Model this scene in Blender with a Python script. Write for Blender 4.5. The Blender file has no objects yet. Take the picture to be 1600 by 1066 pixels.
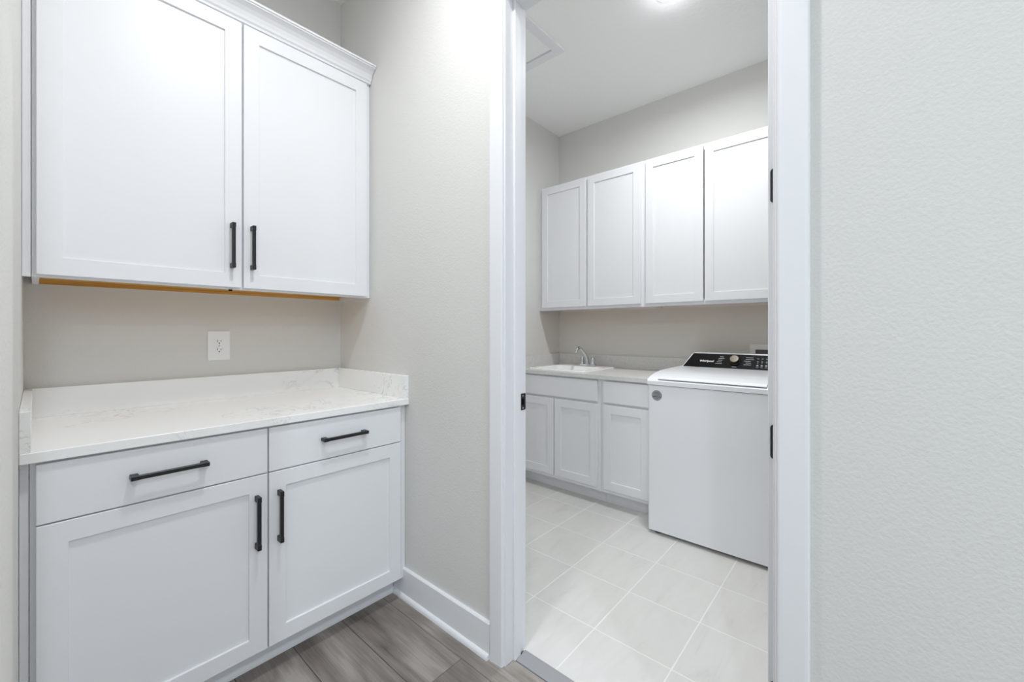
import bpy, bmesh, math, random
from mathutils import Vector
random.seed(7)
S = bpy.context.scene
COL = S.collection

# ------------------------------------------------------------ camera
F_PX, HOR, ALPHA, CAM_H = 648.426, 517.51, 0.7172, 1.2218
cam = bpy.data.cameras.new('camera')
cam.sensor_fit = 'HORIZONTAL'
cam.sensor_width = 36.0
cam.lens = 36.0 * F_PX / 1600.0
cam.shift_y = (HOR - 533.0) / 1600.0
cam.clip_start = 0.02
co = bpy.data.objects.new('camera', cam)
COL.objects.link(co)
co.location = (0, 0, CAM_H)
co.rotation_euler = (math.pi / 2, 0, ALPHA - math.pi / 2)
S.camera = co

# ------------------------------------------------------------ world, exposure
w = bpy.data.worlds.new('world')
S.world = w
w.use_nodes = True
w.node_tree.nodes['Background'].inputs[0].default_value = (0.9, 0.95, 1, 1)
w.node_tree.nodes['Background'].inputs[1].default_value = 0.3
S.view_settings.view_transform = 'Standard'
S.view_settings.look = 'None'
S.view_settings.exposure = -0.90
S.view_settings.gamma = 1.0
S.view_settings.use_curve_mapping = False
try:
    S.cycles.max_bounces = 16
    S.cycles.diffuse_bounces = 12
except Exception:
    pass

# lamps: (x, y, z, watts, colour); each gets a dome further down; the last three are added fill
CEIL = 3.044
LAMPS = [
    ('hall', 0.58, 0.87, 26.0, (0.96, 0.975, 1.0), 170),
    ('laundry', 2.215, 0.805, 33.0, (0.955, 0.985, 1.0), 172),
    ('hall', -0.15, -1.6, 45.0, (0.785, 0.90, 1.0), 165),
    ('hall', -0.15, -3.2, 66.0, (0.785, 0.90, 1.0), 165),
    ('hall', -1.15, -0.7, 42.0, (0.785, 0.90, 1.0), 165),
]

# ------------------------------------------------------------ materials
def srgb(r, g, b):
    def f(c):
        c /= 255.0
        return c / 12.92 if c <= 0.04045 else ((c + 0.055) / 1.055) ** 2.4
    return (f(r), f(g), f(b), 1.0)

def mat(name, col, rough=0.5, metal=0.0, spec=0.5, emit=None):
    m = bpy.data.materials.new(name)
    m.use_nodes = True
    b = m.node_tree.nodes['Principled BSDF']
    b.inputs['Base Color'].default_value = col
    b.inputs['Roughness'].default_value = rough
    b.inputs['Metallic'].default_value = metal
    b.inputs['Specular IOR Level'].default_value = spec
    if emit:
        b.inputs['Emission Color'].default_value = emit[0]
        b.inputs['Emission Strength'].default_value = emit[1]
    return m

def N(m, t, **kw):
    n = m.node_tree.nodes.new(t)
    for k, v in kw.items():
        setattr(n, k, v)
    return n

def L(m, a, b):
    m.node_tree.links.new(a, b)

def bsdf(m):
    return m.node_tree.nodes['Principled BSDF']

def coord(m, scale=(1, 1, 1), what='Object', rand=False):
    tc = N(m, 'ShaderNodeTexCoord')
    mp = N(m, 'ShaderNodeMapping')
    mp.inputs['Scale'].default_value = scale
    L(m, tc.outputs[what], mp.inputs['Vector'])
    if rand:
        oi = N(m, 'ShaderNodeObjectInfo')
        mu = N(m, 'ShaderNodeVectorMath', operation='SCALE')
        mu.inputs[0].default_value = (37.0, 53.0, 11.0)
        L(m, oi.outputs['Random'], mu.inputs['Scale'])
        ad = N(m, 'ShaderNodeVectorMath', operation='ADD')
        L(m, mp.outputs[0], ad.inputs[0])
        L(m, mu.outputs[0], ad.inputs[1])
        return ad.outputs[0]
    return mp.outputs[0]

def noise(m, vec, scale, detail=3.0, rough=0.5, dist=0.0):
    n = N(m, 'ShaderNodeTexNoise')
    n.inputs['Scale'].default_value = scale
    n.inputs['Detail'].default_value = detail
    n.inputs['Roughness'].default_value = rough
    n.inputs['Distortion'].default_value = dist
    L(m, vec, n.inputs['Vector'])
    return n.outputs['Fac']

def ramp(m, fac, stops):
    r = N(m, 'ShaderNodeValToRGB')
    e = r.color_ramp.elements
    while len(e) < len(stops):
        e.new(0.5)
    for i, (p, c) in enumerate(stops):
        e[i].position = p
        e[i].color = c
    L(m, fac, r.inputs['Fac'])
    return r.outputs['Color']

def bump(m, h, strength, dist):
    b = N(m, 'ShaderNodeBump')
    b.inputs['Strength'].default_value = strength
    b.inputs['Distance'].default_value = dist
    L(m, h, b.inputs['Height'])
    L(m, b.outputs[0], bsdf(m).inputs['Normal'])

def textured_wall(name, col, scale, strength):
    m = mat(name, col, 0.75, spec=0.25)
    v = coord(m, what='Generated') if False else coord(m)
    h = noise(m, v, scale, 2.0, 0.5)
    bump(m, h, strength, 0.004)
    return m

M = {}
M['wall'] = textured_wall('greige_wall_paint', srgb(216, 215, 212), 150.0, 0.22)
M['ceiling'] = textured_wall('ceiling_paint', srgb(243, 243, 243), 45.0, 0.35)
M['trim'] = mat('white_trim_paint', srgb(231, 232, 235), 0.35, spec=0.4)
M['cab'] = mat('white_cabinet_paint', srgb(231, 232, 235), 0.38, spec=0.4)
M['ply'] = mat('raw_plywood', srgb(206, 160, 88), 0.7, spec=0.2)
g = noise(M['ply'], coord(M['ply'], (1.5, 30, 30)), 2.0, 3.0)
L(M['ply'], ramp(M['ply'], g, [(0.3, srgb(190, 140, 70)), (0.7, srgb(218, 174, 104))]), bsdf(M['ply']).inputs['Base Color'])
M['black'] = mat('matte_black_metal', srgb(22, 23, 26), 0.42, spec=0.5)
M['dark'] = mat('dark_gap', srgb(14, 14, 15), 0.8, spec=0.1)
M['plastic'] = mat('white_plastic', srgb(238, 238, 238), 0.3)
M['chrome'] = mat('chrome', srgb(205, 208, 212), 0.12, 1.0)
M['steel'] = mat('brushed_steel', srgb(92, 86, 80), 0.4, 1.0)
M['enamel'] = mat('white_enamel', srgb(236, 238, 242), 0.22, spec=0.5)
M['sink'] = mat('white_sink_acrylic', srgb(246, 246, 247), 0.18, spec=0.5)
M['panel'] = mat('glossy_black_panel', srgb(14, 13, 14), 0.5, spec=0.12)
M['print'] = mat('pale_print', srgb(245, 245, 246), 0.5)
M['print_dim'] = mat('grey_print', srgb(150, 152, 158), 0.5)
M['sticker'] = mat('grey_sticker', srgb(150, 150, 153), 0.4)
M['ink'] = mat('dark_ink', srgb(58, 58, 62), 0.6)
M['grey_strip'] = mat('grey_reducer_strip', srgb(150, 150, 153), 0.5)
M['recess'] = mat('grey_box_interior', srgb(92, 94, 98), 0.6)
M['brass'] = mat('valve_metal', srgb(150, 140, 120), 0.35, 1.0)
M['slot'] = mat('outlet_slot', srgb(40, 40, 42), 0.7)
M['bulb'] = mat('lit_lens', srgb(255, 253, 248), 0.4, emit=((0.96, 0.98, 1.0, 1), 105.0))

# quartz with a few grey veins
m = mat('white_quartz', srgb(232, 231, 228), 0.22, spec=0.5)
v = coord(m)
n1 = noise(m, v, 7.0, 6.0, 0.62, 1.6)
n2 = noise(m, v, 2.6, 2.0, 0.5)
line = N(m, 'ShaderNodeMath', operation='SUBTRACT'); L(m, n1, line.inputs[0]); line.inputs[1].default_value = 0.5
ab = N(m, 'ShaderNodeMath', operation='ABSOLUTE'); L(m, line.outputs[0], ab.inputs[0])
vein = ramp(m, ab.outputs[0], [(0.0, (1, 1, 1, 1)), (0.018, (0, 0, 0, 1))])
gate = ramp(m, n2, [(0.5, (0, 0, 0, 1)), (0.66, (1, 1, 1, 1))])
mul = N(m, 'ShaderNodeMath', operation='MULTIPLY'); L(m, vein, mul.inputs[0]); L(m, gate, mul.inputs[1])
mx = N(m, 'ShaderNodeMix', data_type='RGBA')
mx.inputs['A'].default_value = srgb(243, 243, 242); mx.inputs['B'].default_value = srgb(190, 188, 184)
L(m, mul.outputs[0], mx.inputs['Factor']); L(m, mx.outputs['Result'], bsdf(m).inputs['Base Color'])
M['quartz'] = m

# laminate of the laundry counter
m = mat('pale_laminate', srgb(226, 226, 225), 0.35)
c = noise(m, coord(m), 60.0, 4.0)
L(m, ramp(m, c, [(0.35, srgb(212, 212, 211)), (0.65, srgb(220, 220, 219))]), bsdf(m).inputs['Base Color'])
M['laminate'] = m

# wood plank: cathedral grain along Y, each plank its own shade
m = mat('grey_brown_plank', srgb(130, 120, 112), 0.42, spec=0.3)
v = coord(m, (1, 0.20, 1), rand=True)
warp = noise(m, v, 3.2, 3.0, 0.55, 0.4)
rg = N(m, 'ShaderNodeMath', operation='MULTIPLY'); L(m, warp, rg.inputs[0]); rg.inputs[1].default_value = 16.0
fr = N(m, 'ShaderNodeMath', operation='PINGPONG'); L(m, rg.outputs[0], fr.inputs[0]); fr.inputs[1].default_value = 1.0
fine = noise(m, coord(m, (1, 0.035, 1), rand=True), 150.0, 3.0, 0.6)
big = noise(m, v, 6.0, 5.0, 0.62, 0.3)
a1 = N(m, 'ShaderNodeMath', operation='MULTIPLY_ADD'); L(m, fr.outputs[0], a1.inputs[0]); a1.inputs[1].default_value = 0.17; L(m, big, a1.inputs[2])
a2 = N(m, 'ShaderNodeMath', operation='MULTIPLY_ADD'); L(m, fine, a2.inputs[0]); a2.inputs[1].default_value = 0.36; L(m, a1.outputs[0], a2.inputs[2])
oi = N(m, 'ShaderNodeObjectInfo')
a3 = N(m, 'ShaderNodeMath', operation='MULTIPLY_ADD'); L(m, oi.outputs['Random'], a3.inputs[0]); a3.inputs[1].default_value = 0.16; L(m, a2.outputs[0], a3.inputs[2])
L(m, ramp(m, a3.outputs[0], [(0.50, srgb(78, 70, 65)), (0.67, srgb(114, 106, 100)), (0.84, srgb(134, 126, 120)), (1.0, srgb(158, 151, 145))]), bsdf(m).inputs['Base Color'])
bump(m, fine, 0.10, 0.001)
M['plank'] = m
M['plank_gap'] = mat('plank_joint', srgb(48, 43, 40), 0.8)

# floor tile: off-white stone look with soft grey diagonal streaks
m = mat('offwhite_stone_tile', srgb(222, 220, 216), 0.4, spec=0.4)
v = coord(m, rand=True)
rt = N(m, 'ShaderNodeMapping'); rt.inputs['Rotation'].default_value = (0, 0, math.radians(28)); rt.inputs['Scale'].default_value = (1.4, 6.0, 1)
L(m, v, rt.inputs['Vector'])
s1 = noise(m, rt.outputs[0], 3.0, 6.0, 0.62, 0.8)
s2 = noise(m, v, 5.0, 3.0, 0.5)
aa = N(m, 'ShaderNodeMath', operation='MULTIPLY_ADD'); L(m, s2, aa.inputs[0]); aa.inputs[1].default_value = 0.5; L(m, s1, aa.inputs[2])
L(m, ramp(m, aa.outputs[0], [(0.46, srgb(203, 202, 199)), (0.64, srgb(212, 210, 207)), (0.95, srgb(216, 215, 212))]), bsdf(m).inputs['Base Color'])
M['tile'] = m
M['grout'] = mat('white_grout', srgb(232, 231, 229), 0.9, spec=0.1)

# ------------------------------------------------------------ mesh helpers
WORLD = {}

def link(name, me, m, parent=None, loc=(0, 0, 0)):
    o = bpy.data.objects.new(name, me)
    COL.objects.link(o)
    if m and me and not me.materials:
        me.materials.append(m)
    p = WORLD[parent.name] if parent else Vector((0, 0, 0))
    o.location = Vector(loc) - p
    if parent:
        o.parent = parent
    WORLD[o.name] = Vector(loc)
    return o

def obj(name, bm, m, parent=None, smooth=False):
    """one mesh object; its origin at the middle of its foot"""
    bmesh.ops.recalc_face_normals(bm, faces=bm.faces[:])
    lo = Vector([min(v.co[i] for v in bm.verts) for i in range(3)])
    hi = Vector([max(v.co[i] for v in bm.verts) for i in range(3)])
    c = Vector(((lo.x + hi.x) / 2, (lo.y + hi.y) / 2, lo.z))
    bmesh.ops.translate(bm, vec=-c, verts=bm.verts[:])
    me = bpy.data.meshes.new(name)
    bm.to_mesh(me)
    bm.free()
    if smooth:
        me.shade_smooth()
        try:
            me.set_sharp_from_angle(angle=math.radians(35))
        except Exception:
            pass
    return link(name, me, m, parent, c)

def thing(name, label, cat, loc=(0, 0, 0), group=None):
    o = link(name, None, None, None, loc)
    o.empty_display_size = 0.1
    return tag(o, label, cat, group)

def tag(o, label, cat, group=None):
    o['label'] = label
    o['category'] = cat
    if group:
        o['group'] = group
    return o

def struct(o):
    o['kind'] = 'structure'
    return o

def box(bm, x0, x1, y0, y1, z0, z1, bev=0.0, seg=1):
    vs = [bm.verts.new((x, y, z)) for x in sorted((x0, x1)) for y in sorted((y0, y1)) for z in sorted((z0, z1))]
    fs = [bm.faces.new([vs[i] for i in q]) for q in ((0, 1, 3, 2), (4, 6, 7, 5), (0, 4, 5, 1), (2, 3, 7, 6), (0, 2, 6, 4), (1, 5, 7, 3))]
    if bev:
        es = list({e for f in fs for e in f.edges})
        bmesh.ops.bevel(bm, geom=es, offset=bev, segments=seg, profile=0.5, affect='EDGES')
    return bm

def nb(*a, **k):
    return box(bmesh.new(), *a, **k)

def prism(bm, pts, a, b, fn):
    """pts: 2-D outline, extruded from a to b; fn(p, q, t) -> 3-D"""
    A = [bm.verts.new(fn(p, q, a)) for p, q in pts]
    B = [bm.verts.new(fn(p, q, b)) for p, q in pts]
    n = len(pts)
    bm.faces.new(A); bm.faces.new(B[::-1])
    for i in range(n):
        j = (i + 1) % n
        bm.faces.new((A[i], A[j], B[j], B[i]))
    return bm

def tube(bm, path, rad, n=12):
    rings = []
    P = [Vector(p) for p in path]
    R = rad if isinstance(rad, (list, tuple)) else [rad] * len(P)
    for i, p in enumerate(P):
        t = (P[min(i + 1, len(P) - 1)] - P[max(i - 1, 0)]).normalized()
        up = Vector((0, 1, 0)) if abs(t.y) < 0.9 else Vector((1, 0, 0))
        a = t.cross(up).normalized(); b = t.cross(a)
        rings.append([bm.verts.new(p + (a * math.cos(k * 2 * math.pi / n) + b * math.sin(k * 2 * math.pi / n)) * R[i]) for k in range(n)])
    for r, s in zip(rings, rings[1:]):
        for k in range(n):
            bm.faces.new((r[k], r[(k + 1) % n], s[(k + 1) % n], s[k]))
    bm.faces.new(rings[0][::-1]); bm.faces.new(rings[-1])
    return bm

def lathe(bm, prof, fn, n=24):
    """prof: (radius, height) from foot to top; fn(x, y, h) -> 3-D"""
    rings = [[bm.verts.new(fn(r * math.cos(k * 2 * math.pi / n), r * math.sin(k * 2 * math.pi / n), h)) for k in range(n)] for r, h in prof]
    for r, s in zip(rings, rings[1:]):
        for k in range(n):
            bm.faces.new((r[k], r[(k + 1) % n], s[(k + 1) % n], s[k]))
    bm.faces.new(rings[0][::-1]); bm.faces.new(rings[-1])
    return bm

def rrect(x0, x1, y0, y1, r, n=4):
    out = []
    for cx_, cy_, a0 in ((x1 - r, y1 - r, 0), (x0 + r, y1 - r, 90), (x0 + r, y0 + r, 180), (x1 - r, y0 + r, 270)):
        for k in range(n + 1):
            a = math.radians(a0 + 90.0 * k / n)
            out.append((cx_ + r * math.cos(a), cy_ + r * math.sin(a)))
    return out

# frames for things that face -Y (alcove) and -X (laundry): u across, z up, w towards the viewer
def face_y(y):
    return lambda u, z, w=0.0: (u, y - w, z)

def face_x(x):
    return lambda u, z, w=0.0: (x - w, u, z)

def bbox_f(bm, f, u0, u1, z0, z1, w0, w1, bev=0.0, seg=1):
    a = f(u0, z0, w0); b = f(u1, z1, w1)
    return box(bm, a[0], b[0], a[1], b[1], a[2], b[2], bev, seg)

# ------------------------------------------------------------ dimensions (metres)
YB, XL, XW = 2.252, -0.029, 1.121          # alcove back wall, left wall, door wall
XW2 = 1.236                                 # laundry side of the door wall
XB2, YL2, YR2 = 3.223, 2.2255, -0.62        # laundry back, left, right walls
YJ1, YJ0, ZH = 1.010, 0.1725, 2.455          # door jamb faces and head
HX0, HY0 = -1.9, -4.2                       # far ends of the hall

# ------------------------------------------------------------ shell
bm = bmesh.new()
box(bm, XW, XW2, YJ1 + 0.02, YB + 0.12, 0, CEIL)
box(bm, XW, XW2, HY0 - 0.1, YJ0 - 0.02, 0, CEIL)
box(bm, XW, XW2, YJ0 - 0.02, YJ1 + 0.02, ZH + 0.02, CEIL)
struct(obj('wall_right', bm, M['wall']))
struct(obj('wall_back', nb(XL - 0.12, XW, YB, YB + 0.12, 0, CEIL), M['wall']))
struct(obj('wall_left', nb(XL - 0.12, XL, 0.78, YB, 0, CEIL, bev=0.012, seg=3), M['wall']))
struct(obj('wall_hall_end', nb(HX0, XL - 0.12, 0.80, 0.92, 0, CEIL), M['wall']))
struct(obj('wall_hall_left', nb(HX0 - 0.12, HX0, HY0 - 0.1, 0.92, 0, CEIL), M['wall']))
struct(obj('wall_hall_front', nb(HX0, XW, HY0 - 0.1, HY0, 0, CEIL), M['wall']))
struct(obj('wall_laundry_back', nb(XB2, XB2 + 0.12, YR2 - 0.1, YL2 + 0.1, -0.01, CEIL), M['wall']))
struct(obj('wall_laundry_left', nb(XW2, XB2, YL2, YL2 + 0.1, -0.01, CEIL), M['wall']))
struct(obj('wall_laundry_right', nb(XW2, XB2, YR2 - 0.1, YR2, -0.01, CEIL), M['wall']))
struct(obj('ceiling', nb(HX0 - 0.12, XW2, HY0 - 0.1, YB + 0.12, CEIL, CEIL + 0.1), M['ceiling']))
struct(obj('ceiling', nb(XW2, XB2 + 0.12, YR2 - 0.1, YL2 + 0.1, CEIL, CEIL + 0.1), M['ceiling']))

# hall floor of planks running along Y
fl = struct(obj('floor', nb(HX0, XW2, HY0, YB, -0.06, -0.012), M['plank_gap']))
PW, PL = 0.195, 1.22
unit = {}
def plank(x0, x1, y0, y1):
    key = (round(x1 - x0, 4), round(y1 - y0, 4))
    c = Vector(((x0 + x1) / 2, (y0 + y1) / 2, -0.012))
    if key in unit:
        link('plank', unit[key], None, fl, c)
        return
    b = nb(x0 + 0.0009, x1 - 0.0009, y0 + 0.0009, y1 - 0.0009, -0.012, 0.0, bev=0.0012)
    o = obj('plank', b, M['plank'], fl)
    unit[key] = o.data
for i in range(-16, 3):
    x0, x1 = max(0.653 + PW * i, HX0), min(0.653 + PW * (i + 1), 1.168)
    if x1 - x0 < 0.02:
        continue
    ph = {1: 1.16, 0: 1.78, 2: 0.62}.get(i, (i * 0.437) % PL)
    k = math.floor((HY0 - ph) / PL)
    while ph + k * PL < YB:
        y0, y1 = max(ph + k * PL, HY0), min(ph + (k + 1) * PL, YB)
        if y1 - y0 > 0.02:
            plank(x0, x1, y0, y1)
        k += 1

# laundry floor of square tiles
ft = struct(obj('floor', nb(1.2225, XB2, YR2, YL2, -0.06, 0.0034), M['grout']))
gx, gy = 1.502, 0.549
tunit = {}
for i in range(-1, 6):
    for j in range(-4, 6):
        x0, x1 = gx + 0.3195 * i, min(gx + 0.3195 * (i + 1), XB2)
        y0, y1 = max(gy + 0.3135 * j, YR2), min(gy + 0.3135 * (j + 1), YL2)
        h = 0.0027
        if y1 - y0 < 0.02 or x1 - x0 < 0.02:
            continue
        if i == -1:
            a, b_ = 1.2235, XW2 + 0.001
            if y0 > YJ0 + 0.01 and y1 < YJ1:
                pts = [(a, y0 + h), (x1 - h, y0 + h), (x1 - h, y1 - h), (a, y1 - h)]
            elif y0 < YJ1 < y1:
                pts = [(a, y0 + h), (x1 - h, y0 + h), (x1 - h, y1 - h), (b_, y1 - h), (b_, YJ1 - 0.001), (a, YJ1 - 0.001)]
            elif y0 < YJ0 < y1:
                pts = [(b_, y0 + h), (x1 - h, y0 + h), (x1 - h, y1 - h), (a, y1 - h), (a, YJ0 + 0.001), (b_, YJ0 + 0.001)]
            else:
                pts = [(b_, y0 + h), (x1 - h, y0 + h), (x1 - h, y1 - h), (b_, y1 - h)]
            obj('tile', prism(bmesh.new(), pts, 0.0030, 0.004, lambda p, q, t: (p, q, t)), M['tile'], ft)
            continue
        key = (round(x1 - x0, 4), round(y1 - y0, 4))
        if key in tunit:
            link('tile', tunit[key], None, ft, ((x0 + x1) / 2, (y0 + y1) / 2, 0.0030))
        else:
            o = obj('tile', nb(x0 + h, x1 - h, y0 + h, y1 - h, 0.0030, 0.004, bev=0.0004), M['tile'], ft)
            tunit[key] = o.data

# grey reducer strip in the doorway
st = prism(bmesh.new(), [(1.168, -0.002), (1.168, 0.003), (1.174, 0.0045), (1.216, 0.0105), (1.2225, 0.0105), (1.2225, -0.002)],
           YJ0 + 0.012, YJ1 - 0.012, lambda p, q, t: (p, t, q))
struct(obj('trim_2', st, M['grey_strip']))

# ------------------------------------------------------------ door frame, casing, leaf
d = struct(thing('door_1', 'white door frame between the hall and the laundry with black strike plate and hinges', 'door', (XW + 0.05, (YJ0 + YJ1) / 2, 0)))
del d['category']
JX0, JX1 = XW, XW2
obj('jamb', nb(JX0, JX1, YJ1, YJ1 + 0.0195, 0, ZH + 0.0195, bev=0.001), M['trim'], d)
obj('jamb', nb(JX0, JX1, YJ0 - 0.0195, YJ0, 0, ZH + 0.0195, bev=0.001), M['trim'], d)
obj('head_jamb', nb(JX0, JX1, YJ0, YJ1, ZH, ZH + 0.0195, bev=0.001), M['trim'], d)
obj('door_stop', nb(1.163, 1.198, YJ1 - 0.0105, YJ1, 0.0, ZH, bev=0.0015), M['trim'], d)
obj('door_stop', nb(1.163, 1.198, YJ0, YJ0 + 0.0105, 0.0, ZH, bev=0.0015), M['trim'], d)
obj('head_stop', nb(1.163, 1.198, YJ0 + 0.0105, YJ1 - 0.0105, ZH - 0.0105, ZH, bev=0.0015), M['trim'], d)
sp = bmesh.new()
prism(sp, rrect(1.2025, 1.2355, 0.921, 0.984, 0.005), YJ1 - 0.0018, YJ1, lambda p, q, t: (p, t, q))
sp = obj('strike_plate', sp, M['black'], d)
sp['label'] = 'small black strike plate'
obj('latch_hole', nb(1.212, 1.226, YJ1 - 0.0022, YJ1 - 0.0012, 0.941, 0.964), M['dark'], sp)
for zz in (0.929, 0.976):
    obj('screw', lathe(bmesh.new(), [(0.0036, 0), (0.0036, 0.001), (0.002, 0.0014)], lambda a, b, h, zz=zz: (1.219 + a, YJ1 - 0.0016 - h, zz + b), 10), M['chrome'], sp)
# open leaf, folded back into the laundry
LX0, LY0, LY1 = XW2 + 0.006, YJ0 - 0.001, YJ0 + 0.034
bmf = bmesh.new()
box(bmf, LX0, LX0 + 0.828, LY0, LY1, 0.014, ZH - 0.004, bev=0.0015)
leaf = obj('door_leaf', bmf, M['trim'], d)
for s, yy in ((1, LY1), (-1, LY0)):
    for z0, z1 in ((0.24, 0.98), (1.14, 2.30)):
        a, b_ = LX0 + 0.12, LX0 + 0.708
        b2 = bmesh.new()
        y_in, y_out = (yy, yy + 0.006) if s > 0 else (yy - 0.006, yy)
        for q in ((a, b_, z0, z0 + 0.03), (a, b_, z1 - 0.03, z1), (a, a + 0.03, z0 + 0.03, z1 - 0.03), (b_ - 0.03, b_, z0 + 0.03, z1 - 0.03)):
            box(b2, q[0], q[1], y_in, y_out, q[2], q[3], bev=0.002)
        obj('panel_moulding', b2, M['trim'], leaf)
kn = bmesh.new()
for s, yy in ((1, LY1), (-1, LY0)):
    lathe(kn, [(0.026, 0), (0.026, 0.006), (0.012, 0.01), (0.011, 0.03), (0.022, 0.036), (0.027, 0.048), (0.022, 0.058), (0.004, 0.06)],
          lambda a, b, h, s=s, yy=yy: (LX0 + 0.77 + a, yy + s * h, 0.955 + b), 16)
obj('door_knob', kn, M['black'], leaf, True)
for zc in (0.28, 0.938, 1.595, 2.25):
    hb = bmesh.new()
    prism(hb, rrect(LY0 + 0.003, LY1 - 0.0055, zc - 0.0445, zc + 0.0445, 0.009), LX0 - 0.0012, LX0 + 0.0008, lambda p, q, t: (t, p, q))
    prism(hb, rrect(JX1 - 0.03, JX1 + 0.001, zc - 0.0445, zc + 0.0445, 0.009), YJ0 - 0.0005, YJ0 + 0.0012, lambda p, q, t: (p, t, q))
    tube(hb, [(LX0 - 0.002, LY0 - 0.005, zc - 0.046), (LX0 - 0.002, LY0 - 0.005, zc + 0.046)], 0.0055, 10)
    h_ = obj('hinge', hb, M['black'], d)
    h_['label'] = 'black butt hinge'

def casing(xa, xb, face):
    """three mitred pieces; profile thick at the outer edge, a bead at the inner edge"""
    t = 1 if face > 0 else -1
    W, r = 0.061, 0.006
    prof = [(0, 0), (0, 0.009), (0.003, 0.0125), (0.010, 0.0135), (0.030, 0.0145), (0.052, 0.016), (0.058, 0.0155), (W, 0.012), (W, 0)]
    x = xa
    yi0, yi1, zi = YJ0 - r, YJ1 + r, ZH + r
    def piece(kind):
        b = bmesh.new()
        A, B = [], []
        for p, h in prof:
            if kind == 'l':
                A.append(b.verts.new((x - t * h, yi1 + p, 0))); B.append(b.verts.new((x - t * h, yi1 + p, zi + p)))
            elif kind == 'r':
                A.append(b.verts.new((x - t * h, yi0 - p, 0))); B.append(b.verts.new((x - t * h, yi0 - p, zi + p)))
            else:
                A.append(b.verts.new((x - t * h, yi0 - p, zi + p))); B.append(b.verts.new((x - t * h, yi1 + p, zi + p)))
        b.faces.new(A); b.faces.new(B[::-1])
        n = len(prof)
        for i in range(n):
            j = (i + 1) % n
            b.faces.new((A[i], A[j], B[j], B[i]))
        return b
    return piece
tr = struct(thing('trim_1', 'white casing around the laundry doorway', 'trim', (XW, (YJ0 + YJ1) / 2, 0)))
del tr['category']
pc = casing(XW, 0, 1)
obj('side_casing', pc('l'), M['trim'], tr); obj('side_casing', pc('r'), M['trim'], tr); obj('head_casing', pc('h'), M['trim'], tr)
tr = struct(thing('trim_3', 'white casing on the laundry side of the doorway', 'trim', (XW2, (YJ0 + YJ1) / 2, 0)))
del tr['category']
pc = casing(XW2, 0, -1)
obj('side_casing', pc('l'), M['trim'], tr); obj('side_casing', pc('r'), M['trim'], tr); obj('head_casing', pc('h'), M['trim'], tr)

# baseboards with a quarter-round shoe
BB = [(0, 0), (0.014, 0), (0.014, 0.128), (0.011, 0.132), (0, 0.132)]
SH = [(0.014, 0)] + [(0.014 + 0.013 * math.cos(math.radians(a)), 0.019 * math.sin(math.radians(a))) for a in range(0, 91, 15)]
def baseboard(name, fn, a, b):
    o = struct(obj(name, prism(bmesh.new(), BB, a, b, fn), M['trim']))
    obj('shoe_moulding', prism(bmesh.new(), SH, a + (0.001 if b > a else -0.001), b, fn), M['trim'], o, True)
    return o
fr = lambda p, q, t: (XW - p, t, q)
baseboard('baseboard_right', fr, YJ1 + 0.068, 1.7055)
baseboard('baseboard_right', fr, HY0, YJ0 - 0.068)
baseboard('baseboard_left', lambda p, q, t: (XL + p, t, q), 0.80, 1.626)
baseboard('baseboard_hall_end', lambda p, q, t: (t, 0.80 - p, q), HX0, XL - 0.12)
baseboard('baseboard_hall_left', lambda p, q, t: (HX0 + p, t, q), HY0, 0.80)
baseboard('baseboard_laundry_left', lambda p, q, t: (t, YL2 - p, q + 0.004), XW2, 2.58)
baseboard('baseboard_laundry_right', lambda p, q, t: (t, YR2 + p, q + 0.004), XW2, XB2)

# ------------------------------------------------------------ cabinet parts
def shaker(f, u0, u1, z0, z1, parent, depth=0.02, fw=0.057, name='door'):
    """frame ring standing `depth` proud of plane f, recessed panel as a sub-part"""
    b = bmesh.new()
    rec = 0.0075
    def ring(a0, a1, c0, c1, w):
        return [b.verts.new(f(*p, w)) for p in ((a0, c0), (a1, c0), (a1, c1), (a0, c1))]
    e = 0.0014
    R = [ring(u0, u1, z0, z1, 0.0008), ring(u0, u1, z0, z1, depth - e), ring(u0 + e, u1 - e, z0 + e, z1 - e, depth),
         ring(u0 + fw - 0.001, u1 - fw + 0.001, z0 + fw - 0.001, z1 - fw + 0.001, depth),
         ring(u0 + fw, u1 - fw, z0 + fw, z1 - fw, depth - 0.001),
         ring(u0 + fw, u1 - fw, z0 + fw, z1 - fw, depth - rec - 0.004),
         ring(u0 + fw, u1 - fw, z0 + fw, z1 - fw, 0.0008)]
    R.append(R[0])
    for r, s in zip(R, R[1:]):
        for k in range(4):
            b.faces.new((r[k], r[(k + 1) % 4], s[(k + 1) % 4], s[k]))
    dr = obj(name, b, M['cab'], parent)
    obj('panel', bbox_f(bmesh.new(), f, u0 + fw, u1 - fw, z0 + fw, z1 - fw, 0.004, depth - rec), M['cab'], dr)
    return dr

def slab(f, u0, u1, z0, z1, parent, depth=0.02, name='drawer'):
    return obj(name, bbox_f(bmesh.new(), f, u0, u1, z0, z1, 0.0008, depth, bev=0.0016), M['cab'], parent)

def pull(f, uc, zc, length, vertical, parent, base=0.02):
    """square bar pull on two block posts at its ends"""
    b = bmesh.new()
    h = length / 2
    def bx(a0, a1, c0, c1, w0, w1, bev):
        if vertical:
            bbox_f(b, f, uc + c0, uc + c1, zc + a0, zc + a1, w0, w1, bev)
        else:
            bbox_f(b, f, uc + a0, uc + a1, zc + c0, zc + c1, w0, w1, bev)
    bx(-h + 0.004, h - 0.004, -0.0059, 0.0059, base + 0.0205, base + 0.0325, 0.0012)
    for s in (-1, 1):
        bx(s * h, s * (h - 0.019), -0.0064, 0.0064, base, base + 0.0335, 0.0012)
    return obj('handle', b, M['black'], parent)

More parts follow.
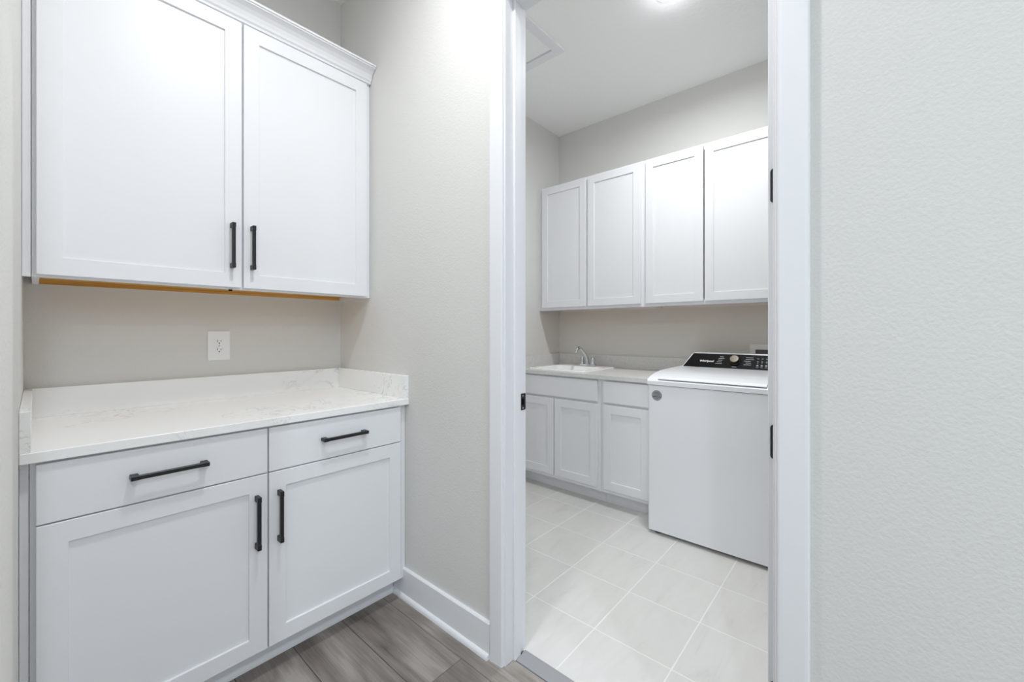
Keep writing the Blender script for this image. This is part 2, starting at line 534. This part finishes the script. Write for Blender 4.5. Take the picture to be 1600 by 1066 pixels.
def carcass(f, u0, u1, z0, z1, depth, parent, mids=(), rails=(), under=None, stile=0.038, bottom=0.038, top=0.038, open_top=False):
    """open-fronted box behind plane f with a face frame; w<0 lies behind the frame"""
    b = bmesh.new()
    t = 0.016
    bbox_f(b, f, u0, u0 + t, z0, z1, -depth, -0.019)
    bbox_f(b, f, u1 - t, u1, z0, z1, -depth, -0.019)
    bbox_f(b, f, u0 + t, u1 - t, z0, z1, -depth, -depth + 0.006)
    bbox_f(b, f, u0 + t, u1 - t, z0 + 0.02, z0 + 0.034, -depth + 0.006, -0.019)
    if not open_top:
        bbox_f(b, f, u0 + t, u1 - t, z1 - 0.016, z1 - 0.001, -depth + 0.006, -0.019)
    obj('carcass', b, M['cab'], parent)
    b = bmesh.new()
    tp = top
    bbox_f(b, f, u0, u0 + stile, z0, z1, -0.0188, 0, bev=0.0008)
    bbox_f(b, f, u1 - stile, u1, z0, z1, -0.0188, 0, bev=0.0008)
    bbox_f(b, f, u0 + stile, u1 - stile, z0, z0 + bottom, -0.0188, 0)
    bbox_f(b, f, u0 + stile, u1 - stile, z1 - tp, z1, -0.0188, 0)
    for a0, a1, c0, c1 in mids:
        bbox_f(b, f, a0, a1, c0, c1, -0.0188, 0)
    for c0, c1 in rails:
        bbox_f(b, f, u0 + stile, u1 - stile, c0, c1, -0.0188, -0.0002)
    obj('face_frame', b, M['cab'], parent)

# ------------------------------------------------------------ alcove base cabinet
YF = 1.631
f = face_y(YF)
bc = thing('base_cabinet', 'white shaker base cabinet in the alcove with two drawers, two doors and black pulls', 'cabinet', (0.545, 1.94, 0))
carcass(f, -0.0115, XW - 0.002, 0.09, 0.884, YB - YF - 0.004, bc, mids=((0.512, 0.566, 0.128, 0.846),), rails=((0.705, 0.74),))
obj('filler_strip', bbox_f(bmesh.new(), f, XL + 0.0006, -0.0125, 0.09, 0.884, -0.019, 0.001, bev=0.0006), M['cab'], bc)
obj('toe_kick', nb(XL + 0.001, XW - 0.016, YF + 0.075, YF + 0.087, 0, 0.0895), M['cab'], bc)
obj('shoe_moulding', prism(bmesh.new(), [(0, 0)] + [(0.012 * math.cos(math.radians(a)), 0.019 * math.sin(math.radians(a))) for a in range(0, 91, 15)],
    XL + 0.001, XW - 0.016, lambda p, q, t: (t, YF + 0.075 - p, q)), M['cab'], bc, True)
DL, DM0, DM1, DR = -0.0008, 0.5362, 0.5415, 1.0835
for u0, u1, hc, uc in ((DL, DM0, 0.268, 0.5015), (DM1, DR, 0.8155, 0.5735)):
    dw = slab(f, u0, u1, 0.7235, 0.8785, bc)
    pull(f, hc, 0.803, 0.185, False, dw)
    dr = shaker(f, u0, u1, 0.1028, 0.7195, bc)
    pull(f, uc, 0.562, 0.182, True, dr)

# quartz counter with back and side splashes
ct = thing('countertop', 'white veined quartz countertop with short backsplash on the alcove base cabinet', 'countertop', (0.545, 1.93, 0.884))
b = nb(XL + 0.0005, XW - 0.0005, 1.6012, YB - 0.0005, 0.8866, 0.914, bev=0.0015)
obj('slab', b, M['quartz'], ct)
obj('backsplash', nb(XL + 0.0005, XW - 0.0005, YB - 0.0205, YB - 0.0005, 0.914, 1.0185, bev=0.001), M['quartz'], ct)
obj('side_splash', nb(XL + 0.0005, XL + 0.0205, 1.6035, YB - 0.021, 0.914, 1.0185, bev=0.001), M['quartz'], ct)
obj('side_splash', nb(XW - 0.0205, XW - 0.0005, 1.6035, YB - 0.021, 0.914, 1.0185, bev=0.001), M['quartz'], ct)
obj('subtop', nb(XL + 0.004, XW - 0.004, YF, YB - 0.004, 0.884, 0.8866), M['cab'], ct)

# ------------------------------------------------------------ alcove wall cabinet
YU = 1.942
f = face_y(YU)
UB, UT = 1.389, 2.475
uc_ = thing('wall_cabinet', 'white shaker wall cabinet with crown moulding and two tall doors above the quartz counter', 'cabinet', (0.545, 2.1, UB))
carcass(f, -0.0095, XW - 0.0015, UB, UT, YB - YU - 0.001, uc_, mids=((0.522, 0.576, UB + 0.038, UT - 0.038),))
obj('filler_strip', bbox_f(bmesh.new(), f, XL + 0.0006, -0.0110, UB, UT, -0.019, 0.001, bev=0.0006), M['cab'], uc_)
und = obj('underside', nb(0.0075, XW - 0.019, YU + 0.0195, YB - 0.008, UB + 0.0165, UB + 0.0195), M['ply'], uc_)
und['label'] = 'raw tan plywood underside'
obj('hanging_rail', nb(0.0075, XW - 0.019, YB - 0.022, YB - 0.0075, UB + 0.001, UB + 0.0165), M['ply'], uc_)
obj('bumper', nb(0.505, 0.517, YU - 0.006, YU + 0.004, UB - 0.0065, UB - 0.0005, bev=0.001), M['dark'], uc_)
for u0, u1, uc in ((-0.0003, 0.5452, 0.5105), (0.5525, 1.0935, 0.5815)):
    dr = shaker(f, u0, u1, 1.3962, 2.4655, uc_)
    pull(f, uc, 1.5605, 0.178, True, dr)
crown = [(0.0, UT - 0.001), (0.0, UT + 0.0), (-0.014, UT), (-0.0155, UT + 0.008), (-0.021, UT + 0.014), (-0.024, UT + 0.024), (-0.031, UT + 0.038), (-0.042, UT + 0.050),
         (-0.054, UT + 0.058), (-0.060, UT + 0.061), (-0.061, UT + 0.066), (-0.066, UT + 0.067), (-0.066, UT + 0.075), (0.016, UT + 0.075), (0.016, UT)]
obj('crown_moulding', prism(bmesh.new(), crown[1:], XL + 0.001, XW - 0.003, lambda p, q, t: (t, YU + p, q)), M['cab'], uc_)

# wall outlet
ot = thing('wall_outlet', 'white duplex wall outlet on the beige alcove wall above the backsplash', 'outlet', (0.5474, YB, 1.155))
b = nb(0.5044, 0.5903, YB - 0.006, YB - 0.0003, 1.0886, 1.2226, bev=0.0025, seg=2)
obj('cover_plate', b, M['plastic'], ot)
for zc in (1.1743, 1.1357):
    b = bmesh.new()
    prism(b, [(0.5474 + 0.0172 * math.cos(a), zc + max(-0.0135, min(0.0135, 0.0172 * math.sin(a)))) for a in [k * math.pi / 12 for k in range(24)]],
          YB - 0.0078, YB - 0.0055, lambda p, q, t: (p, t, q))
    r = obj('receptacle', b, M['plastic'], ot)
    obj('slot', nb(0.5396, 0.5418, YB - 0.0082, YB - 0.0076, zc - 0.002, zc + 0.0075), M['slot'], r)
    obj('slot', nb(0.5528, 0.5550, YB - 0.0082, YB - 0.0076, zc - 0.001, zc + 0.0065), M['slot'], r)
    obj('ground_hole', lathe(bmesh.new(), [(0.0027, 0), (0.0027, 0.0006), (0.0022, 0.0007)], lambda a, b_, h, zc=zc: (0.5474 + a, YB - 0.0076 - h, zc - 0.0075 + b_), 12), M['slot'], r)
obj('screw', lathe(bmesh.new(), [(0.003, 0), (0.003, 0.0008), (0.002, 0.0012)], lambda a, b_, h: (0.5474 + a, YB - 0.0058 - h, 1.155 + b_), 10), M['chrome'], ot)

# ------------------------------------------------------------ laundry wall cabinets
XU = XB2 - 0.305
f = face_x(XU)
B2, T2 = 1.399, 2.4665
def laundry_upper(u0, u1, doors, label, filler=None):
    t = thing('wall_cabinet', label, 'cabinet', (3.06, (u0 + u1) / 2, B2), 'white wall cabinets above the laundry counter')
    carcass(f, u0, u1, B2, T2, 0.304, t, mids=(((u0 + u1) / 2 - 0.02, (u0 + u1) / 2 + 0.02, B2 + 0.038, T2 - 0.038),))
    for a, c in doors:
        shaker(f, a, c, 1.4215, 2.452, t, fw=0.056)
    un = obj('underside', nb(XU + 0.0195, XB2 - 0.008, u0 + 0.017, u1 - 0.017, B2 + 0.0165, B2 + 0.0195), M['ply'], t)
    un['label'] = 'raw tan plywood underside'
    if filler:
        obj('filler_strip', bbox_f(bmesh.new(), f, filler[0], filler[1], B2, T2, -0.019, 0.0, bev=0.0006), M['cab'], t)
    return t
laundry_upper(1.2655, 2.2055, ((1.745, 2.179), (1.286, 1.7255)), 'white two-door wall cabinet in the laundry corner, above the sink', (2.2065, 2.2245))
laundry_upper(0.36, 1.2645, ((0.8505, 1.2465), (0.4125, 0.8425)), 'white two-door wall cabinet in the laundry, above the washing machine')

# ------------------------------------------------------------ laundry base cabinets and counter
XF = XB2 - 0.62
f = face_x(XF)
sb = thing('base_cabinet', 'white sink base cabinet with a wide false drawer over two doors, under the laundry sink', 'cabinet', (2.9, 1.83, 0.004))
carcass(f, 1.4415, 2.2235, 0.1, 0.8865, 0.615, sb, rails=((0.70, 0.73),), mids=((1.80, 1.86, 0.138, 0.70),), stile=0.03, top=0.03, open_top=True)
slab(f, 1.4625, 2.194, 0.728, 0.874, sb, name='false_drawer')
for a, c in ((1.836, 2.194), (1.4625, 1.826)):
    shaker(f, a, c, 0.128, 0.7105, sb)
obj('toe_kick', nb(XF + 0.072, XF + 0.084, 1.4415, 2.2235, 0.004, 0.0995), M['cab'], sb)
sb2 = thing('base_cabinet', 'narrow white base cabinet with one drawer over one door, between sink cabinet and washer', 'cabinet', (2.9, 1.25, 0.004))
carcass(f, 1.0645, 1.4405, 0.1, 0.8865, 0.615, sb2, rails=((0.70, 0.73),), stile=0.03, top=0.03)
slab(f, 1.086, 1.4145, 0.728, 0.874, sb2)
shaker(f, 1.086, 1.4145, 0.128, 0.7105, sb2)
obj('toe_kick', nb(XF + 0.072, XF + 0.084, 1.0645, 1.4405, 0.004, 0.0995), M['cab'], sb2)

SX0, SX1, SY0, SY1 = 2.635, 3.135, 1.605, 2.125
cl = thing('countertop', 'pale laminate laundry countertop with a sink set into it, beside the washer', 'countertop', (2.9, 1.64, 0.8866))
b = bmesh.new()
CX0, CY0, CY1 = XB2 - 0.645, 1.052, YL2 - 0.0005
hx0, hx1, hy0, hy1 = SX0 + 0.025, SX1 - 0.025, SY0 + 0.025, SY1 - 0.025
zs = (0.8868, 0.914)
xs = [CX0, hx0, hx1, XB2 - 0.0005]; ys = [CY0, hy0, hy1, CY1]
V = [[[b.verts.new((x, y, z)) for y in ys] for x in xs] for z in zs]
for k in (0, 1):
    for i in range(3):
        for j in range(3):
            if (i, j) != (1, 1):
                b.faces.new((V[k][i][j], V[k][i + 1][j], V[k][i + 1][j + 1], V[k][i][j + 1]))
for i in range(3):
    for j in (0, 3):
        b.faces.new((V[0][i][j], V[0][i + 1][j], V[1][i + 1][j], V[1][i][j]))
        b.faces.new((V[0][j][i], V[0][j][i + 1], V[1][j][i + 1], V[1][j][i]))
for (p, q) in (((1, 1), (2, 1)), ((2, 1), (2, 2)), ((2, 2), (1, 2)), ((1, 2), (1, 1))):
    b.faces.new((V[0][p[0]][p[1]], V[0][q[0]][q[1]], V[1][q[0]][q[1]], V[1][p[0]][p[1]]))
obj('slab', b, M['laminate'], cl)
obj('backsplash', nb(XB2 - 0.02, XB2 - 0.0005, CY0, CY1, 0.914, 1.016, bev=0.001), M['laminate'], cl)
obj('side_splash', nb(CX0 + 0.004, XB2 - 0.0205, CY1 - 0.019, CY1, 0.914, 1.016, bev=0.001), M['laminate'], cl)

# drop-in sink
sk = thing('sink', 'white drop-in laundry sink in the pale countertop', 'sink', ((SX0 + SX1) / 2, (SY0 + SY1) / 2, 0.76))
b = bmesh.new()
bx1 = SX1 - 0.115
def lp(x0, x1, y0, y1, r, z):
    return [b.verts.new((p, q, z)) for p, q in rrect(x0, x1, y0, y1, r, 5)]
loops = [lp(SX0, SX1, SY0, SY1, 0.025, 0.9145), lp(SX0, SX1, SY0, SY1, 0.025, 0.921), lp(SX0 + 0.006, SX1 - 0.006, SY0 + 0.006, SY1 - 0.006, 0.024, 0.926),
         lp(SX0 + 0.036, bx1, SY0 + 0.036, SY1 - 0.036, 0.05, 0.925), lp(SX0 + 0.044, bx1 - 0.008, SY0 + 0.044, SY1 - 0.044, 0.05, 0.917),
         lp(SX0 + 0.075, bx1 - 0.04, SY0 + 0.075, SY1 - 0.075, 0.06, 0.80), lp(SX0 + 0.11, bx1 - 0.075, SY0 + 0.11, SY1 - 0.11, 0.06, 0.775),
         lp(SX0 + 0.18, bx1 - 0.14, SY0 + 0.2, SY1 - 0.2, 0.03, 0.77)]
for r, s in zip(loops, loops[1:]):
    n = len(r)
    for k in range(n):
        b.faces.new((r[k], r[(k + 1) % n], s[(k + 1) % n], s[k]))
b.faces.new(loops[-1])
basin = obj('basin', b, M['sink'], sk, True)
obj('drain', lathe(bmesh.new(), [(0.04, 0), (0.04, 0.002), (0.03, 0.003), (0.028, 0.001)], lambda a, c, h: ((SX0 + bx1) / 2 + a, (SY0 + SY1) / 2 + c, 0.7705 + h), 20), M['chrome'], sk)

# two-handle faucet on the sink ledge
FX, FY, FZ = 3.085, 1.838, 0.9262
fc = thing('faucet', 'chrome two-handle faucet with a bent spout on the back of the laundry sink', 'faucet', (FX, FY, FZ))
obj('base_plate', prism(bmesh.new(), rrect(FX - 0.026, FX + 0.026, FY - 0.08, FY + 0.08, 0.024), FZ, FZ + 0.016, lambda p, q, t: (p, q, t)), M['chrome'], fc, True)
sp_ = [(FX, FY, FZ + 0.014), (FX - 0.002, FY, FZ + 0.045), (FX - 0.014, FY, FZ + 0.075), (FX - 0.05, FY + 0.004, FZ + 0.115), (FX - 0.09, FY + 0.009, FZ + 0.147),
       (FX - 0.115, FY + 0.012, FZ + 0.158), (FX - 0.132, FY + 0.014, FZ + 0.155), (FX - 0.146, FY + 0.016, FZ + 0.135), (FX - 0.153, FY + 0.017, FZ + 0.115)]
obj('spout', tube(bmesh.new(), sp_, [0.019, 0.016, 0.0135, 0.012, 0.0115, 0.0115, 0.0115, 0.0115, 0.0125], 14), M['chrome'], fc, True)
for s in (-1, 1):
    obj('handle', lathe(bmesh.new(), [(0.021, 0), (0.021, 0.008), (0.016, 0.018), (0.0175, 0.032), (0.0165, 0.05), (0.011, 0.06), (0.003, 0.062)],
        lambda a, c, h, s=s: (FX + a, FY + s * 0.051 + c, FZ + 0.015 + h), 14), M['chrome'], fc, True)

# ------------------------------------------------------------ washing machine
WY1, WY0, WX0, WX1 = 1.033, 0.347, 2.436, 3.165
wm_ = thing('washing_machine', 'white top-load washing machine with a black control panel beside the laundry counter', 'washing machine', (2.8, 0.69, 0.004))
b = bmesh.new()
prism(b, rrect(WX0, WX1, WY0, WY1, 0.014, 4), 0.027, 0.8975, lambda p, q, t: (p, q, t))
obj('cabinet_body', b, M['enamel'], wm_, True)
for fx_, fy_ in ((WX0 + 0.05, WY1 - 0.05), (WX0 + 0.05, WY0 + 0.05), (WX1 - 0.06, WY1 - 0.05), (WX1 - 0.06, WY0 + 0.05)):
    obj('foot', lathe(bmesh.new(), [(0.024, 0), (0.024, 0.008), (0.012, 0.011), (0.012, 0.024)], lambda a, c, h, fx_=fx_, fy_=fy_: (fx_ + a, fy_ + c, 0.004 + h), 12), M['recess'], wm_)
obj('under_shade_block', nb(WX0 + 0.045, WX1 - 0.09, WY0 + 0.09, WY1 - 0.09, 0.0065, 0.0268), M['dark'], wm_)  # dark block added to stand in for the shade under the washer
SIDE = [(2.428, 0.9005), (2.428, 0.922), (2.436, 0.932), (2.47, 0.945), (2.5126, 0.9555), (2.57, 0.965), (2.6253, 0.9705), (2.757, 0.974), (2.95, 0.976), (3.165, 0.978), (3.165, 0.9005)]
MIDP = [(2.428, 0.9005), (2.428, 0.924), (2.433, 0.928), (2.47, 0.929), (3.165, 0.945), (3.165, 0.9005)]
b = bmesh.new()
fy = lambda p, q, t: (p, t, q)
prism(b, SIDE, 0.972, WY1, fy); prism(b, SIDE, WY0, 0.408, fy); prism(b, MIDP, 0.408, 0.972, fy)
obj('top_deck', b, M['enamel'], wm_, True)
obj('seam', nb(WX0 + 0.006, WX1 - 0.005, WY0 + 0.006, WY1 - 0.006, 0.8975, 0.9005), M['dark'], wm_)
LID = [(2.447, 0.9335), (2.445, 0.938), (2.452, 0.944), (2.475, 0.951), (2.52, 0.962), (2.5205, 0.9605), (2.57, 0.969), (2.63, 0.9735), (2.757, 0.977), (2.955, 0.979), (2.955, 0.955), (2.5, 0.935)]
obj('lid', prism(bmesh.new(), LID, 0.4105, 0.9695, fy), M['enamel'], wm_, True)
# console: white shell, black face
CB0, CT0 = Vector((2.975, 0.975)), Vector((3.045, 1.071))
def cons(bm_, y1b, y1t, a, c, push, back):
    """trapezoid slice of the console between fractions a..c up the face"""
    mid = 0.69
    def P(fr, yb, yt, sgn):
        q = CB0.lerp(CT0, fr)
        y = yb + (yt - yb) * fr
        return (q.x, mid + sgn * (y - mid), q.y)
    pts = [P(a, y1b, y1t, 1), P(c, y1b, y1t, 1), P(c, y1b, y1t, -1), P(a, y1b, y1t, -1)]
    nx, nz = -(CT0.y - CB0.y), (CT0.x - CB0.x)
    ln = math.hypot(nx, nz); nx /= ln; nz /= ln
    A = [bm_.verts.new((p[0] + nx * push, p[1], p[2] + nz * push)) for p in pts]
    B = [bm_.verts.new((p[0] - nx * back, p[1], p[2] - nz * back)) for p in pts]
    bm_.faces.new(A); bm_.faces.new(B[::-1])
    for i in range(4):
        j = (i + 1) % 4
        bm_.faces.new((A[i], A[j], B[j], B[i]))
    return bm_
b = bmesh.new()
yb, yt = 1.013, 0.953
mid = 0.69
R1 = [(CB0.x, yb, CB0.y - 0.001), (CT0.x - 0.006, yt + 0.012, CT0.y - 0.008), (CT0.x, yt, CT0.y), (CT0.x + 0.012, yt - 0.004, CT0.y + 0.004), (3.11, yt - 0.004, CT0.y + 0.002), (3.15, yt, CT0.y - 0.02), (3.162, yb, CB0.y)]
A = [b.verts.new(p) for p in R1]; B = [b.verts.new((p[0], 2 * mid - p[1], p[2])) for p in R1]
b.faces.new(A); b.faces.new(B[::-1])
for i in range(len(R1)):
    j = (i + 1) % len(R1)
    b.faces.new((A[i], A[j], B[j], B[i]))
bmesh.ops.triangulate(b, faces=[fc_ for fc_ in b.faces if len(fc_.verts) > 4])
obj('console', b, M['enamel'], wm_)
pn = obj('control_panel', cons(bmesh.new(), yb - 0.005, yt - 0.001, 0.03, 0.955, 0.0015, 0.004), M['panel'], wm_)
pn['label'] = 'glossy black control panel'
# local frame on the panel: u to the right (-Y), s up the face
up = (CT0 - CB0).normalized()
nrm = Vector((-up.y, up.x))
def onpanel(u, s, h):
    q = CB0 + up * s + nrm * (0.0016 + h)
    return (q.x, u, q.y)
def pbox(bm_, u0, u1, s0, s1, h):
    A = [bm_.verts.new(onpanel(u, s, 0)) for u, s in ((u0, s0), (u1, s0), (u1, s1), (u0, s1))]
    B = [bm_.verts.new(onpanel(u, s, h)) for u, s in ((u0, s0), (u1, s0), (u1, s1), (u0, s1))]
    bm_.faces.new(A[::-1]); bm_.faces.new(B)
    for i in range(4):
        j = (i + 1) % 4
        bm_.faces.new((A[i], A[j], B[j], B[i]))
KU, KS = 0.686, 0.062
obj('knob', lathe(bmesh.new(), [(0.032, 0), (0.032, 0.004), (0.029, 0.006), (0.028, 0.026), (0.025, 0.029), (0.004, 0.0295)],
    lambda a, c, h: onpanel(KU + a, KS + c, h), 28), M['steel'], wm_, True)
obj('knob_ring', lathe(bmesh.new(), [(0.037, 0), (0.037, 0.0012), (0.033, 0.0016)], lambda a, c, h: onpanel(KU + a, KS + c, h), 28), M['dark'], wm_)
# cycle names and settings: too small to read in the photo, kept as short printed strokes
b = bmesh.new()
for k, (u, ln) in enumerate(((0.765, 0.022), (0.766, 0.036), (0.772, 0.026), (0.776, 0.03), (0.778, 0.042))):
    pbox(b, u - ln / 2 + 0.004, u + ln / 2 + 0.004, 0.088 - k * 0.0135, 0.0925 - k * 0.0135, 0.0003)
for k, (u, ln) in enumerate(((0.604, 0.044), (0.602, 0.046), (0.614, 0.038), (0.607, 0.03), (0.612, 0.042))):
    pbox(b, u - ln / 2, u + ln / 2, 0.088 - k * 0.0135, 0.0925 - k * 0.0135, 0.0003)
pbox(b, 0.672, 0.700, 0.013, 0.018, 0.0003)
obj('cycle_print', b, M['print_dim'], pn)['kind'] = 'stuff'
b = bmesh.new()
for i in range(5):
    u = 0.555 - i * 0.024
    pbox(b, u - 0.005, u + 0.005, 0.083, 0.0865, 0.0003)
    pbox(b, u - 0.004, u + 0.004, 0.060, 0.066, 0.0003)
    pbox(b, u - 0.003, u + 0.003, 0.050, 0.053, 0.0003)
    lathe(b, [(0.0065, 0), (0.0065, 0.0006), (0.005, 0.001)], lambda a, c, h, u=u: onpanel(u + a, 0.034 + c, h), 12)
    pbox(b, u - 0.007, u + 0.007, 0.0185, 0.0215, 0.0003)
obj('button_print', b, M['print_dim'], pn)['kind'] = 'stuff'

def text_mesh(txt, size, shear=0.0, bold=0.0):
    cu = bpy.data.curves.new('txt', 'FONT')
    cu.body = txt; cu.size = size; cu.align_x = 'CENTER'; cu.align_y = 'CENTER'
    cu.shear = shear; cu.offset = bold; cu.extrude = 0.0002
    o = bpy.data.objects.new('txt', cu); COL.objects.link(o)
    bpy.context.view_layer.update()
    me = bpy.data.meshes.new_from_object(o.evaluated_get(bpy.context.evaluated_depsgraph_get()))
    bpy.data.objects.remove(o); bpy.data.curves.remove(cu)
    return me
me = text_mesh('Whirlpool', 0.0215, 0.15, 0.0004)
b = bmesh.new(); b.from_mesh(me)
for v_ in b.verts:
    v_.co = Vector(onpanel(0.860 - v_.co.x, 0.052 + v_.co.y, 0.0003 + v_.co.z))
lg = obj('brand_lettering', b, M['print'], pn)
lg['label'] = 'pale brand lettering'
# round grey sticker on the front
b = lathe(bmesh.new(), [(0.031, 0), (0.031, 0.0006), (0.0305, 0.0008)], lambda a, c, h: (WX0 - h, 0.977 + a, 0.8375 + c), 32)
sk_ = obj('round_sticker', b, M['sticker'], wm_)
sk_['label'] = 'round grey sticker with dark print'
b = bmesh.new()
for zz, hw, hh in ((0.018, 0.012, 0.0025), (0.010, 0.019, 0.0025), (0.002, 0.017, 0.002), (-0.0075, 0.024, 0.004), (-0.018, 0.009, 0.002)):
    u = -hw
    while u < hw - 0.001:
        l_ = min(random.uniform(0.004, 0.009), hw - u)
        box(b, WX0 - 0.0013, WX0 - 0.0007, 0.977 + u, 0.977 + u + l_, 0.8375 + zz - hh / 2, 0.8375 + zz + hh / 2)
        u += l_ + 0.002
obj('sticker_print', b, M['ink'], sk_)['kind'] = 'stuff'

# supply box in the wall behind the washer
sbx = thing('washer_supply_box', 'white recessed supply box on the wall behind the washer', 'supply box', (XB2, 0.50, 1.0))
b = bmesh.new()
y1, y0, z1, z0 = 0.641, 0.361, 1.132, 0.95
for q in ((y0, y1, z1 - 0.036, z1), (y0, y1, z0, z0 + 0.03), (y1 - 0.034, y1, z0 + 0.03, z1 - 0.036), (y0, y0 + 0.034, z0 + 0.03, z1 - 0.036)):
    box(b, XB2 - 0.012, XB2 - 0.0003, q[0], q[1], q[2], q[3], bev=0.0015)
obj('frame', b, M['plastic'], sbx)
obj('recess', nb(XB2 - 0.003, XB2 - 0.0004, y0 + 0.034, y1 - 0.034, z0 + 0.03, z1 - 0.036), M['recess'], sbx)
for yy in (0.565, 0.44):
    b = tube(bmesh.new(), [(XB2 - 0.007, yy, 0.982), (XB2 - 0.007, yy, 1.035)], 0.0038, 8)
    obj('valve', b, M['brass'], sbx, True)

# ------------------------------------------------------------ attic hatch
hx0_, hx1_, hy0_, hy1_ = 1.363, 2.247, 1.504, 2.19
ah = thing('attic_hatch', 'white framed attic access hatch in the laundry ceiling', 'hatch', (1.8, 1.85, CEIL))
for q in ((hx0_, hx1_, hy0_, hy0_ + 0.062), (hx0_, hx1_, hy1_ - 0.062, hy1_), (hx0_, hx0_ + 0.062, hy0_ + 0.062, hy1_ - 0.062), (hx1_ - 0.062, hx1_, hy0_ + 0.062, hy1_ - 0.062)):
    obj('trim_board', nb(q[0], q[1], q[2], q[3], CEIL - 0.016, CEIL - 0.0004, bev=0.002), M['trim'], ah)
obj('hatch_panel', nb(hx0_ + 0.066, hx1_ - 0.066, hy0_ + 0.066, hy1_ - 0.066, CEIL - 0.006, CEIL - 0.0004), M['ceiling'], ah)

# ------------------------------------------------------------ ceiling lights and added hall fill lamps
LB = ['round flush dome ceiling light in front of the alcove cabinets', 'round flush dome ceiling light in the laundry room', 'unseen dome-shaped fill light added in the hall behind the camera',
      'unseen dome-shaped fill light added far down the hall', 'unseen dome-shaped fill light added on the left side of the hall']
for (room, x, y, wt, colr, spr), lb in zip(LAMPS, LB):
    t = thing('ceiling_or_fill_light', lb, 'ceiling light', (x, y, CEIL))
    b = bmesh.new()
    n = 40
    prof = [(0.084, -0.006), (0.087, -0.010), (0.091, -0.008), (0.093, -0.0004), (0.084, -0.0004)]
    rings = [[b.verts.new((x + r * math.cos(k * 2 * math.pi / n), y + r * math.sin(k * 2 * math.pi / n), CEIL + h)) for k in range(n)] for r, h in prof]
    for i in range(len(rings)):
        r, s = rings[i], rings[(i + 1) % len(rings)]
        for k in range(n):
            b.faces.new((r[k], r[(k + 1) % n], s[(k + 1) % n], s[k]))
    obj('trim_ring', b, M['trim'], t, True)
    obj('lens', lathe(bmesh.new(), [(0.02, -0.034), (0.05, -0.029), (0.072, -0.02), (0.0835, -0.008), (0.0835, -0.004)], lambda a, c, h: (x + a, y + c, CEIL + h), 32), M['bulb'], t, True)
    la = bpy.data.lights.new('lamp', 'AREA')
    la.shape = 'DISK'; la.size = 0.12; la.spread = math.radians(spr); la.energy = wt; la.color = colr
    lo = bpy.data.objects.new('lamp', la)
    COL.objects.link(lo)
    lo.parent = t
    lo.location = (0, 0, -0.04)
